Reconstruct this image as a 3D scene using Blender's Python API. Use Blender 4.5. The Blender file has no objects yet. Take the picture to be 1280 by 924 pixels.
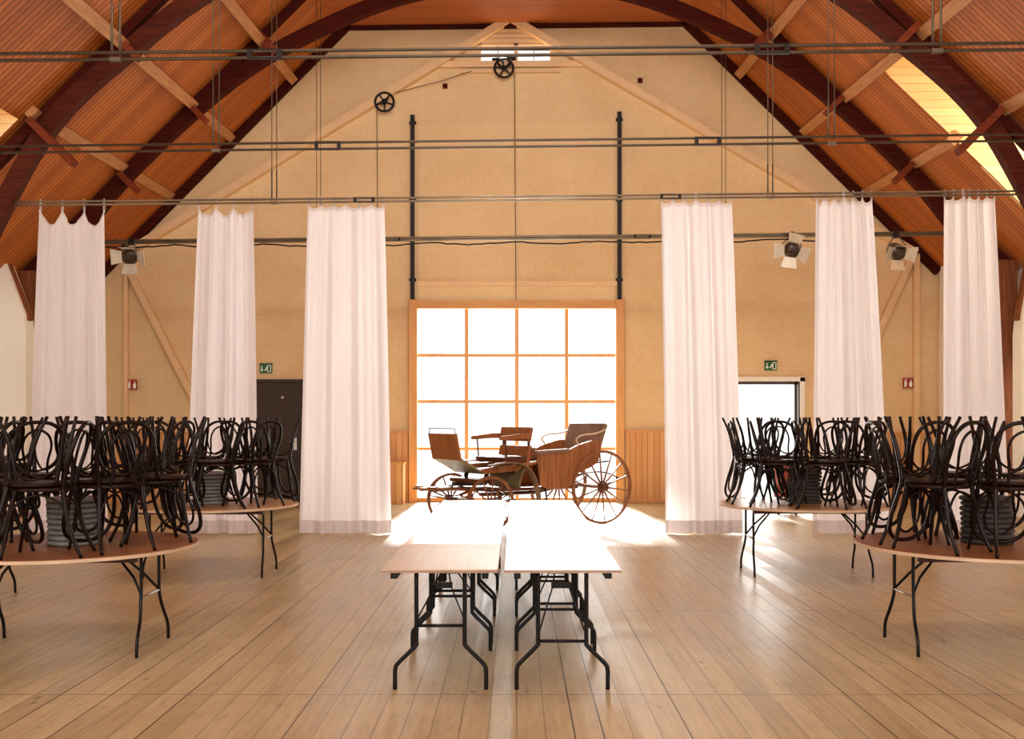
import bpy, math, random
from mathutils import Vector, Matrix
from mathutils.geometry import tessellate_polygon
random.seed(7)
PI = math.pi
C = bpy.context.scene.collection
SC = bpy.context.scene
EYE, F, VX, VY = 1.65, 1280.0, 645.0, 525.0
def at(px, py, Y):            # photo pixel -> point in the plane at depth Y (used to measure the place)
    return ((px - VX) * Y / F, Y, EYE + (VY - py) * Y / F)

# ------------------------------------------------------------------ materials
def s2l(c):
    return tuple(((v/255.0)/12.92 if v/255.0 <= 0.04045 else (((v/255.0)+0.055)/1.055)**2.4) for v in c)
class NT:
    def __init__(s, name):
        s.m = bpy.data.materials.new(name); s.m.use_nodes = True
        s.t = s.m.node_tree; s.n = s.t.nodes; s.b = s.n['Principled BSDF']; s.out = s.n['Material Output']
    def node(s, typ, **kw):
        n = s.n.new(typ)
        for k, v in kw.items():
            if k in n.inputs: n.inputs[k].default_value = v
            else: setattr(n, k, v)
        return n
    def link(s, a, b): s.t.links.new(a, b)
    def coords(s, scale=(1,1,1), rot=(0,0,0)):
        tc = s.node('ShaderNodeTexCoord'); mp = s.node('ShaderNodeMapping')
        mp.inputs['Scale'].default_value = scale; mp.inputs['Rotation'].default_value = rot
        s.link(tc.outputs['Object'], mp.inputs['Vector']); return mp.outputs['Vector']
    def ramp(s, fac, stops):
        r = s.node('ShaderNodeValToRGB'); e = r.color_ramp.elements
        while len(e) < len(stops): e.new(0.5)
        for i, (p, c) in enumerate(stops): e[i].position = p; e[i].color = (*c, 1)
        s.link(fac, r.inputs['Fac']); return r.outputs['Color']
    def mix(s, fac, a, b, mode='MIX'):
        m = s.node('ShaderNodeMix'); m.data_type = 'RGBA'; m.blend_type = mode
        for sock, v in ((m.inputs['Factor'], fac), (m.inputs[6], a), (m.inputs[7], b)):
            if hasattr(v, 'is_linked'): s.link(v, sock)
            elif isinstance(v, (int, float)): sock.default_value = v
            else: sock.default_value = (*v, 1)
        return m.outputs[2]
    def math(s, op, a, b=0.0):
        m = s.node('ShaderNodeMath'); m.operation = op
        for i, v in enumerate((a, b)):
            if hasattr(v, 'is_linked'): s.link(v, m.inputs[i])
            else: m.inputs[i].default_value = v
        return m.outputs[0]
    def noise(s, vec, scale, detail=4.0, rough=0.55):
        n = s.node('ShaderNodeTexNoise', Scale=scale, Detail=detail, Roughness=rough)
        s.link(vec, n.inputs['Vector']); return n.outputs['Fac']
    def bump(s, h, strength=0.3, dist=0.02):
        b = s.node('ShaderNodeBump', Strength=strength, Distance=dist)
        s.link(h, b.inputs['Height']); s.link(b.outputs['Normal'], s.b.inputs['Normal'])

def plain(name, col, rough=0.6, metal=0.0, var=0.12, scale=6.0, spec=0.4):
    M = NT(name); c = s2l(col)
    v = M.coords(); n = M.noise(v, scale)
    lo = tuple(x*(1-var) for x in c); hi = tuple(min(1, x*(1+var)) for x in c)
    M.link(M.ramp(n, [(0.3, lo), (0.7, hi)]), M.b.inputs['Base Color'])
    M.b.inputs['Roughness'].default_value = rough; M.b.inputs['Metallic'].default_value = metal
    M.b.inputs['Specular IOR Level'].default_value = spec
    return M.m
def wood(name, dark, light, axis=0, rough=0.5, scale=3.0, spec=0.4):
    M = NT(name); sc = [14, 14, 14]; sc[axis] = 0.9
    v = M.coords(tuple(sc)); n = M.noise(v, scale, 5.0, 0.6)
    M.link(M.ramp(n, [(0.28, s2l(dark)), (0.72, s2l(light))]), M.b.inputs['Base Color'])
    M.b.inputs['Roughness'].default_value = rough; M.b.inputs['Specular IOR Level'].default_value = spec
    M.bump(n, 0.12, 0.01)
    return M.m
def groove(M, coord, pitch, width):      # 1 inside a groove that repeats along a coordinate
    f = M.math('FRACT', M.math('DIVIDE', coord, pitch))
    return M.math('LESS_THAN', f, width / pitch), M.math('FLOOR', M.math('DIVIDE', coord, pitch))
def boards(name, dark, light, gap, axis, pitch, width=0.012, rough=0.55, grain=0):
    M = NT(name); v = M.coords(); sp = M.node('ShaderNodeSeparateXYZ'); M.link(v, sp.inputs[0])
    g, idx = groove(M, sp.outputs[axis], pitch, width)
    w = M.node('ShaderNodeTexWhiteNoise'); w.noise_dimensions = '1D'; M.link(idx, w.inputs['W'])
    sc = [9, 9, 9]; sc[grain] = 0.5
    n = M.noise(M.coords(tuple(sc)), 2.5, 5.0, 0.6)
    f = M.math('ADD', M.math('MULTIPLY', n, 0.6), M.math('MULTIPLY', w.outputs['Value'], 0.4))
    c = M.ramp(f, [(0.25, s2l(dark)), (0.75, s2l(light))])
    c = M.mix(g, c, s2l(gap))
    M.link(c, M.b.inputs['Base Color']); M.b.inputs['Roughness'].default_value = rough
    M.bump(M.math('SUBTRACT', 1.0, g), 0.4, 0.01)
    return M.m

def floor_mat():
    M = NT('plank_floor'); tc = M.node('ShaderNodeTexCoord'); sp = M.node('ShaderNodeSeparateXYZ')
    M.link(tc.outputs['Object'], sp.inputs[0]); X, Y = sp.outputs[0], sp.outputs[1]
    P = 0.152
    g, idx = groove(M, X, P, 0.008)
    w = M.node('ShaderNodeTexWhiteNoise'); w.noise_dimensions = '1D'; M.link(idx, w.inputs['W'])
    gw = M.math('MULTIPLY', g, M.math('ADD', M.math('MULTIPLY', M.math('GREATER_THAN', w.outputs['Value'], 0.72), 0.55), 0.42))
    yy = M.math('ADD', Y, M.math('MULTIPLY', w.outputs['Value'], 7.3))
    e, idy = groove(M, yy, 3.9, 0.008)
    w2 = M.node('ShaderNodeTexWhiteNoise'); w2.noise_dimensions = '2D'
    cb = M.node('ShaderNodeCombineXYZ'); M.link(idx, cb.inputs[0]); M.link(idy, cb.inputs[1]); M.link(cb.outputs[0], w2.inputs['Vector'])
    # two long cross seams of the laid sections
    def seam(y0):
        return M.math('LESS_THAN', M.math('ABSOLUTE', M.math('SUBTRACT', Y, y0)), 0.008)
    s1 = M.math('MULTIPLY', seam(8.87), M.math('GREATER_THAN', X, 0.75))
    s2 = M.math('MULTIPLY', seam(6.15), 0.5)
    gaps = M.math('MAXIMUM', M.math('MAXIMUM', gw, M.math('MULTIPLY', e, 0.2)), M.math('MAXIMUM', M.math('MULTIPLY', s1, 0.6), s2))
    n1 = M.noise(M.coords((11, 0.55, 1)), 2.2, 6.0, 0.62)
    n2 = M.noise(M.coords((1, 0.6, 1)), 0.55, 4.0, 0.6)  # broad mottling, partly soft shadow patches put into the plank colour
    f = M.math('ADD', M.math('MULTIPLY', n1, 0.49), M.math('ADD', M.math('MULTIPLY', w2.outputs['Value'], 0.13), M.math('MULTIPLY', n2, 0.38)))
    c = M.ramp(f, [(0.22, s2l((124, 104, 74))), (0.46, s2l((176, 155, 115))), (0.74, s2l((206, 187, 146)))])
    # knots and scuffs
    kn = M.node('ShaderNodeTexVoronoi', Scale=1.0); kn.feature = 'F1'
    M.link(M.coords((5.2, 2.4, 1)), kn.inputs['Vector'])
    k = M.ramp(kn.outputs['Distance'], [(0.05, (1, 1, 1)), (0.13, (0, 0, 0))])
    n3 = M.noise(M.coords((1, 1, 1)), 3.0, 3.0)
    kk = M.math('MULTIPLY', k, M.math('GREATER_THAN', n3, 0.52))
    c = M.mix(M.math('MULTIPLY', kk, 0.55), c, s2l((92, 62, 38)))
    sc = M.noise(M.coords((7, 1.6, 1)), 3.0, 8.0, 0.72)
    c = M.mix(M.math('MULTIPLY', M.math('MAXIMUM', M.math('MULTIPLY', M.math('SUBTRACT', sc, 0.52), 4.0), 0.0), 0.55), c, s2l((112, 84, 54)))
    bl = M.noise(M.coords((1.3, 0.8, 1)), 0.9, 3.0, 0.5)
    c = M.mix(M.math('MULTIPLY', M.math('MINIMUM', M.math('MAXIMUM', M.math('MULTIPLY', M.math('SUBTRACT', bl, 0.52), 5.0), 0.0), 1.0), 0.33), c, s2l((104, 76, 50)))
    c = M.mix(gaps, c, s2l((30, 20, 12)))
    M.link(c, M.b.inputs['Base Color'])
    r = M.math('ADD', M.math('MULTIPLY', n2, 0.3), M.math('MULTIPLY', w2.outputs['Value'], 0.12))
    M.link(M.math('ADD', r, 0.16), M.b.inputs['Roughness'])
    M.b.inputs['Specular IOR Level'].default_value = 0.55
    h = M.math('SUBTRACT', M.math('MULTIPLY', n1, 0.15), M.math('ADD', gaps, M.math('MULTIPLY', w2.outputs['Value'], 0.2)))
    M.bump(h, 0.35, 0.01)
    return M.m

def plaster_mat(name, a, b, brick=True):
    M = NT(name); v = M.coords(); n = M.noise(v, 0.7, 5.0, 0.6); n2 = M.noise(v, 9.0, 3.0)
    f = M.math('ADD', M.math('MULTIPLY', n, 0.7), M.math('MULTIPLY', n2, 0.3))
    c = M.ramp(f, [(0.3, s2l(a)), (0.7, s2l(b))])
    M.b.inputs['Roughness'].default_value = 0.85; M.b.inputs['Specular IOR Level'].default_value = 0.2
    if brick:
        bk = M.node('ShaderNodeTexBrick', Scale=1.0)
        bk.inputs['Brick Width'].default_value = 0.26; bk.inputs['Row Height'].default_value = 0.085
        bk.inputs['Mortar Size'].default_value = 0.006; bk.inputs['Mortar Smooth'].default_value = 0.6
        M.link(M.coords((1, 1, 1), (PI/2, 0, 0)), bk.inputs['Vector'])
        c = M.mix(M.math('MULTIPLY', bk.outputs['Fac'], 0.10), c, s2l((120, 80, 45)))
        M.bump(M.math('SUBTRACT', n2, bk.outputs['Fac']), 0.18, 0.01)
    else:
        M.bump(n2, 0.15, 0.01)
    M.link(c, M.b.inputs['Base Color'])
    return M.m
def fabric_mat(name, col, transl=0.35):
    M = NT(name); v = M.coords((1, 1, 0.15)); n = M.noise(v, 5.0, 3.0); c = s2l(col)
    cc = M.ramp(n, [(0.3, tuple(x*0.94 for x in c)), (0.7, c)])
    M.link(cc, M.b.inputs['Base Color']); M.b.inputs['Roughness'].default_value = 0.75
    M.b.inputs['Specular IOR Level'].default_value = 0.25
    t = M.node('ShaderNodeBsdfTranslucent'); M.link(cc, t.inputs['Color'])
    mx = M.node('ShaderNodeMixShader'); mx.inputs[0].default_value = transl
    M.link(M.b.outputs[0], mx.inputs[1]); M.link(t.outputs[0], mx.inputs[2]); M.link(mx.outputs[0], M.out.inputs['Surface'])
    return M.m
def glass_mat():
    M = NT('window_glass'); M.n.remove(M.b)
    t = M.node('ShaderNodeBsdfTransparent'); t.inputs[0].default_value = (0.97, 0.985, 0.98, 1)
    g = M.node('ShaderNodeBsdfGlossy'); g.inputs['Roughness'].default_value = 0.03
    mx = M.node('ShaderNodeMixShader'); mx.inputs[0].default_value = 0.06
    M.link(t.outputs[0], mx.inputs[1]); M.link(g.outputs[0], mx.inputs[2]); M.link(mx.outputs[0], M.out.inputs['Surface'])
    return M.m
def laminate(name, a, b, rough, spec):
    M = NT(name); n = M.noise(M.coords((16, 0.8, 1)), 2.0, 5.0, 0.6); n2 = M.noise(M.coords((1, 1, 1)), 2.5, 4.0)
    f = M.math('ADD', M.math('MULTIPLY', n, 0.5), M.math('MULTIPLY', n2, 0.5))
    M.link(M.ramp(f, [(0.3, s2l(a)), (0.7, s2l(b))]), M.b.inputs['Base Color'])
    M.link(M.math('ADD', M.math('MULTIPLY', n2, 0.25), rough - 0.1), M.b.inputs['Roughness'])
    M.b.inputs['Specular IOR Level'].default_value = spec
    return M.m

MT = dict(
    floor=floor_mat(),
    wall=plaster_mat('painted_brick', (216, 181, 134), (233, 203, 157)),
    trim=plain('painted_timber', (226, 188, 142), 0.6, var=0.06),
    white=plaster_mat('white_plaster', (236, 228, 212), (246, 240, 226), False),
    roof=boards('roof_boards', (164, 84, 24), (198, 112, 38), (74, 34, 10), 1, 0.105, 0.016, 0.6, 0),
    roofx=boards('collar_boards', (162, 84, 32), (190, 108, 46), (140, 70, 26), 1, 0.16, 0.006, 0.6, 0),
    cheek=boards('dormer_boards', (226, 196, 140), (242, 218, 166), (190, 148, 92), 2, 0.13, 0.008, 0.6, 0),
    truss=wood('oxblood_timber', (48, 12, 6), (78, 24, 12), 0, 0.8, 2.0, 0.1),
    arch=wood('arch_timber', (54, 16, 7), (90, 34, 16), 0, 0.7, 2.0, 0.15),
    block=wood('red_brown_timber', (88, 32, 14), (132, 56, 24), 0, 0.7, 2.0, 0.2),
    purlin=wood('pale_purlin', (164, 110, 66), (200, 144, 94), 1, 0.6, 2.0),
    post=wood('post_timber', (92, 44, 20), (150, 84, 40), 2, 0.6, 2.0),
    frame=wood('pine_frame', (206, 142, 80), (226, 170, 106), 2, 0.5, 2.0),
    framex=wood('pine_beam', (200, 136, 76), (222, 164, 100), 0, 0.5, 2.0),
    pine=boards('pine_panelling', (206, 146, 86), (226, 174, 112), (150, 92, 46), 0, 0.12, 0.01, 0.5, 2),
    piney=boards('pine_panelling_side', (196, 134, 76), (216, 160, 98), (140, 84, 42), 1, 0.12, 0.01, 0.5, 2),
    glass=glass_mat(),
    door=plain('brown_door', (52, 34, 20), 0.5, var=0.08, scale=2.0),
    darkframe=plain('dark_aluminium', (66, 52, 48), 0.4, 0.3),
    whiteframe=plain('white_frame', (240, 232, 220), 0.5, var=0.03),
    steel=plain('brushed_steel', (190, 186, 180), 0.3, 0.9),
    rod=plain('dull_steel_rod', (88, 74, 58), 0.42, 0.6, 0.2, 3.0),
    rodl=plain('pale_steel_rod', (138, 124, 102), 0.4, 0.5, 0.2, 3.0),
    wire=plain('wire_steel', (96, 82, 64), 0.45, 0.5),
    iron=plain('black_iron', (30, 20, 16), 0.5, 0.5),
    blackleg=plain('black_tube', (7, 6, 7), 0.36, 0.0, spec=0.22),
    curtain=fabric_mat('white_curtain', (243, 238, 239), 0.40),
    hem=fabric_mat('curtain_hem', (214, 202, 200), 0.12),
    tape=fabric_mat('curtain_tape', (226, 216, 208), 0.2),
    chair=wood('dark_bentwood', (13, 5, 3), (30, 13, 8), 2, 0.24, 2.0, 0.13),
    seat=wood('dark_seat', (20, 9, 6), (42, 20, 11), 0, 0.35, 2.0, 0.15),
    pad=plain('grey_pad', (122, 117, 110), 0.9, 0.0, 0.15, 20.0),
    padd=plain('charcoal_pad', (66, 60, 56), 0.9, 0.0, 0.15, 20.0),
    toplam=laminate('red_brown_top', (118, 70, 40), (160, 102, 62), 0.35, 0.4),
    toplam2=laminate('tan_top', (164, 114, 70), (196, 146, 98), 0.3, 0.45),
    edge=plain('pale_edge', (196, 168, 138), 0.5),
    runner=wood('dark_runner', (46, 18, 12), (72, 32, 20), 0, 0.5),
    rect1=laminate('pale_ply_top', (176, 150, 118), (206, 182, 150), 0.42, 0.5),
    rect2=laminate('glare_white_top', (226, 216, 210), (240, 232, 228), 0.2, 0.8),  # pale laminate with the window glare put into its base colour
    rectedge=plain('dull_edge', (150, 118, 100), 0.5),
    leather=plain('worn_leather', (122, 92, 70), 0.55, 0, 0.25, 4.0),
    coach=wood('coach_brown', (116, 64, 30), (164, 100, 54), 2, 0.4, 2.0),
    coachd=wood('coach_dark', (62, 28, 14), (100, 50, 26), 0, 0.4, 2.0),
    olive=plain('olive_panel', (128, 112, 74), 0.5, 0, 0.25, 5.0),
    rim=wood('wheel_wood', (96, 54, 30), (144, 90, 56), 0, 0.5, 2.0),
    green=plain('sign_green', (20, 92, 48), 0.4, var=0.03),
    red=plain('sign_red', (158, 24, 22), 0.4, var=0.03),
    signwhite=plain('sign_white', (236, 238, 226), 0.4, var=0.02),
    lampbody=plain('lamp_grey', (128, 116, 100), 0.4, 0.5),
    flap=plain('lamp_flap', (214, 204, 184), 0.35, 0.3),
    lens=plain('lamp_lens', (70, 56, 44), 0.15, 0.4),
    redbox=plain('russet_board', (146, 62, 34), 0.5),
    rubber=plain('caster_rubber', (70, 66, 66), 0.5),
)

# ------------------------------------------------------------------ mesh builder
class MB:
    def __init__(s): s.v = []; s.f = []; s.sm = []
    def add(s, vs, fs, smooth=False):
        o = len(s.v); s.v += [tuple(v) for v in vs]
        for f in fs: s.f.append(tuple(i + o for i in f)); s.sm.append(smooth)
        return s
    def box(s, x0, x1, y0, y1, z0, z1):
        v = [(x0,y0,z0),(x1,y0,z0),(x1,y1,z0),(x0,y1,z0),(x0,y0,z1),(x1,y0,z1),(x1,y1,z1),(x0,y1,z1)]
        return s.add(v, [(0,3,2,1),(4,5,6,7),(0,1,5,4),(1,2,6,5),(2,3,7,6),(3,0,4,7)])
    def bar(s, p, q, w, d, up=(0,0,1)):       # rectangular bar p->q, w across, d along 'up'
        p, q = Vector(p), Vector(q); t = (q - p).normalized(); u = Vector(up)
        a = t.cross(u)
        if a.length < 1e-6: a = t.cross(Vector((0,1,0)))
        a.normalize(); b = a.cross(t).normalized(); a *= w/2; b *= d/2
        v = [p-a-b, p+a-b, p+a+b, p-a+b, q-a-b, q+a-b, q+a+b, q-a+b]
        return s.add(v, [(0,1,2,3),(7,6,5,4),(0,4,5,1),(1,5,6,2),(2,6,7,3),(3,7,4,0)])
    def tube(s, pts, r, seg=8, closed=False, caps=True):
        P = [Vector(p) for p in pts]; n = len(P)
        R = r if isinstance(r, (list, tuple)) else [r]*n
        T = []
        for i in range(n):
            a = P[(i-1) % n] if (closed or i > 0) else P[i]; b = P[(i+1) % n] if (closed or i < n-1) else P[i]
            T.append((b - a).normalized())
        ref = Vector((0,0,1)) if abs(T[0].z) < 0.9 else Vector((1,0,0))
        N = T[0].cross(ref).normalized(); rings = []; vs = []
        for i in range(n):
            N = (N - T[i]*N.dot(T[i])).normalized(); B = T[i].cross(N)
            for k in range(seg):
                a = 2*PI*k/seg; vs.append(P[i] + (N*math.cos(a) + B*math.sin(a))*R[i])
        fs = []
        for i in range(n if closed else n-1):
            j = (i+1) % n
            for k in range(seg):
                l = (k+1) % seg; fs.append((i*seg+k, i*seg+l, j*seg+l, j*seg+k))
        s.add(vs, fs, True)
        if caps and not closed:
            o = len(s.v) - n*seg
            s.f.append(tuple(o+k for k in reversed(range(seg)))); s.sm.append(False)
            s.f.append(tuple(o+(n-1)*seg+k for k in range(seg))); s.sm.append(False)
        return s
    def lathe(s, prof, seg=24, M=None, smooth=True):   # prof [(r,z)] round z
        vs = []; fs = []; n = len(prof)
        for (r, z) in prof:
            for k in range(seg):
                a = 2*PI*k/seg; vs.append(Vector((r*math.cos(a), r*math.sin(a), z)))
        for i in range(n-1):
            for k in range(seg):
                l = (k+1) % seg; fs.append((i*seg+k, i*seg+l, (i+1)*seg+l, (i+1)*seg+k))
        fs.append(tuple(reversed(range(seg)))); fs.append(tuple((n-1)*seg+k for k in range(seg)))
        if M: vs = [M @ v for v in vs]
        return s.add(vs, fs, smooth)
    def prism(s, poly, f0, f1):          # poly of 2D points; f0/f1 map 2D -> 3D
        n = len(poly); vs = [f0(p) for p in poly] + [f1(p) for p in poly]
        tri = tessellate_polygon([[Vector((p[0], p[1], 0)) for p in poly]])
        fs = [tuple(t) for t in tri] + [tuple(i+n for i in reversed(t)) for t in tri]
        fs += [(i, (i+1) % n, (i+1) % n + n, i+n) for i in range(n)]
        return s.add(vs, fs)
    def strip(s, A, B, thick=None):      # sheet between two polylines
        n = len(A); return s.add(list(A)+list(B), [(i, i+1, n+i+1, n+i) for i in range(n-1)], True)
    def build(s, name, m, parent=None, bevel=0.0, loc=None):
        me = bpy.data.meshes.new(name); me.from_pydata([tuple(v) for v in s.v], [], s.f); me.update()
        me.polygons.foreach_set('use_smooth', s.sm)
        import bmesh
        bm = bmesh.new(); bm.from_mesh(me); bmesh.ops.recalc_face_normals(bm, faces=bm.faces); bm.to_mesh(me); bm.free()
        me.materials.append(m)
        o = bpy.data.objects.new(name, me); C.objects.link(o)
        if parent is not None: o.parent = parent
        if loc: o.location = loc
        if bevel:
            b = o.modifiers.new('bevel', 'BEVEL'); b.width = bevel; b.segments = 2; b.limit_method = 'ANGLE'
        return o
def tag(o, label, cat, group=None, kind=None):
    o['label'] = label; o['category'] = cat
    if group: o['group'] = group
    if kind: o['kind'] = kind
    return o
def thing(name, loc, label, cat, group=None, kind=None, rz=0.0):
    o = bpy.data.objects.new(name, None); C.objects.link(o); o.location = loc; o.rotation_euler = (0,0,rz)
    o.empty_display_size = 0.1
    return tag(o, label, cat, group, kind)
def copy_tree(o, parent=None):
    c = o.copy(); C.objects.link(c)
    if parent is not None: c.parent = parent
    for ch in list(o.children): copy_tree(ch, c)
    return c
def bez(pts, n=8):                       # Catmull-Rom through points
    P = [Vector(p) for p in pts]; P = [P[0]*2-P[1]] + P + [P[-1]*2-P[-2]]; out = []
    for i in range(1, len(P)-2):
        for k in range(n):
            t = k/n; a, b, c, d = P[i-1], P[i], P[i+1], P[i+2]
            out.append(0.5*((2*b) + (c-a)*t + (2*a-5*b+4*c-d)*t*t + (3*b-a-3*c+d)*t**3))
    out.append(P[-2]); return out

TILT = 0.0117
def T(x, h): return h + TILT * x * max(0, min(1, (h-1.5)/3.0))   # the whole roof hangs a touch lower on the left
WY, AY, BY, CY, DY = 20.5, 18.0, 14.7, 11.85, 8.88
WK = WY / F
HW, OW = 8.45, 8.85
Y_END = -6.0

# ------------------------------------------------------------------ setting
fl = MB().box(-9.4, 9.4, Y_END, 21.4, -0.12, 0).build('floor', MT['floor'])
tag(fl, 'worn pale plank floor shining in front of the big window', 'floor', kind='structure')

# far gable wall with openings
def rect(x0, x1, h0, h1): return [(x0,h0),(x1,h0),(x1,h1),(x0,h1)]
win = rect(-2.0, 2.03, 0.03, 3.9); dr = rect(4.25, 5.70, 0.02, 2.42); at1 = rect(-0.72, 0.70, 8.80, 9.17)
outer = [(-HW,0),(HW,0),(HW,T(HW,5.2)),(3.55,T(3.55,9.52)),(-3.55,T(-3.55,9.52)),(-HW,T(-HW,5.2))]
def wall_poly(name, outer, holes, y0, y1, m):
    flat = list(outer); 
    for h in holes: flat += h
    tri = tessellate_polygon([[Vector((p[0], p[1], 0)) for p in l] for l in [outer]+holes])
    n = len(flat); mb = MB()
    vs = [(p[0], y0, p[1]) for p in flat] + [(p[0], y1, p[1]) for p in flat]
    fs = [tuple(t) for t in tri] + [tuple(i+n for i in reversed(t)) for t in tri]
    s = 0
    for l in [outer]+holes:
        k = len(l); fs += [(s+i, s+(i+1) % k, n+s+(i+1) % k, n+s+i) for i in range(k)]; s += k
    mb.add(vs, fs); return mb.build(name, m)
wb = wall_poly('wall_back', outer, [win, dr, at1], WY, WY+0.25, MT['wall'])
tag(wb, 'cream painted brick gable wall at the far end of the hall', 'wall', kind='structure')

for sgn, nm in ((-1, 'left'), (1, 'right')):
    mb = MB()
    a, b = sorted((sgn*HW, sgn*(HW+0.2)))
    mb.box(a, b, 18.25, WY+0.25, 0, T(sgn*HW, 5.25))
    a, b = sorted((sgn*OW, sgn*(OW+0.2)))
    mb.box(a, b, Y_END, 18.25, 0, 4.75)
    w = mb.build('wall_'+nm, MT['white'])
    tag(w, f'white plastered {nm} side wall of the hall', 'wall', kind='structure')
    # pine dado along the side wall
    a, b = sorted((sgn*(OW-0.03), sgn*OW))
    d = MB().box(a, b, 8.0, 17.4, 0, 1.15).build('baseboard_'+nm, MT['piney'])
    tag(d, f'low pine panelling along the {nm} side wall', 'panelling', kind='structure')

# roof lining
RS = 13.05
def slope_pt(sgn, ax, y): return (sgn*ax, y, T(sgn*ax, RS-ax - 0.03*(WY-y)*max(0, (7.2-ax)/3.6)))
holes = {1: (5.86, 8.7, 14.92, 16.32), -1: (7.05, 8.75, 12.9, 14.5)}
cm = MB()
for sgn in (-1, 1):
    hx0, hx1, hy0, hy1 = holes[sgn]
    axs = sorted(set([3.5, 4.6, 5.2, hx0, 6.8, 7.6, hx1, 9.2])); ys = sorted(set([Y_END, 2.0, 8.0, 12.0, hy0, hy1, 17.2, 18.6, WY+0.2]))
    for i in range(len(axs)-1):
        for j in range(len(ys)-1):
            if hx0-1e-4 <= axs[i] and axs[i+1] <= hx1+1e-4 and hy0-1e-4 <= ys[j] and ys[j+1] <= hy1+1e-4: continue
            q = [slope_pt(sgn, axs[i], ys[j]), slope_pt(sgn, axs[i+1], ys[j]), slope_pt(sgn, axs[i+1], ys[j+1]), slope_pt(sgn, axs[i], ys[j+1])]
            cm.add(q, [(0,1,2,3)])
ce = cm.build('ceiling', MT['roof'])
tag(ce, 'orange brown boarded roof lining, both slopes', 'ceiling', kind='structure')
fc = MB()
a, b = slope_pt(-1, 3.5, WY+0.2), slope_pt(1, 3.5, WY+0.2); c, d = slope_pt(1, 3.5, Y_END), slope_pt(-1, 3.5, Y_END)
fc.add([a, b, c, d], [(0,1,2,3)])
o = fc.build('ceiling_collar', MT['roofx']); tag(o, 'flat orange brown boarded strip of ceiling under the ridge', 'ceiling', kind='structure')
# dormers
for sgn, nm in ((1, 'right'), (-1, 'left')):
    hx0, hx1, hy0, hy1 = holes[sgn]; X = lambda v: sgn*v
    top = RS-hx0+0.05
    d = thing('dormer', (X(hx0), (hy0+hy1)/2, 0), f'yellow boarded dormer recess lit by daylight in the {nm} roof slope', 'dormer', kind='structure')
    def loc(p): return (p[0]-X(hx0), p[1]-(hy0+hy1)/2, p[2])
    prof = [(hx0, top-0.05), (hx0+0.05, top+0.25), (9.6, top+0.25), (9.6, RS-hx1-0.3), (hx1, RS-hx1)]
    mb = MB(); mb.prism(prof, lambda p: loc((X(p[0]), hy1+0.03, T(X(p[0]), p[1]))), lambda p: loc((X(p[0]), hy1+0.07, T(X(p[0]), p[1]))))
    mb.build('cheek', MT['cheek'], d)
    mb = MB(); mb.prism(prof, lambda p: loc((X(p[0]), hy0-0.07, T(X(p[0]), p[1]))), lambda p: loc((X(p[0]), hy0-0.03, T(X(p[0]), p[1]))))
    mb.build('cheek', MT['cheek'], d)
    z = T(X(7.5), top+0.25)
    x0, x1 = sorted((X(hx0-0.05), X(9.6))); l0 = loc((x0, hy0-0.07, z)); l1 = loc((x1, hy1+0.07, z+0.05))
    MB().box(l0[0], l1[0], l0[1], l1[1], l0[2], l1[2]).build('dormer_ceiling', MT['cheek'], d)

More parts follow.
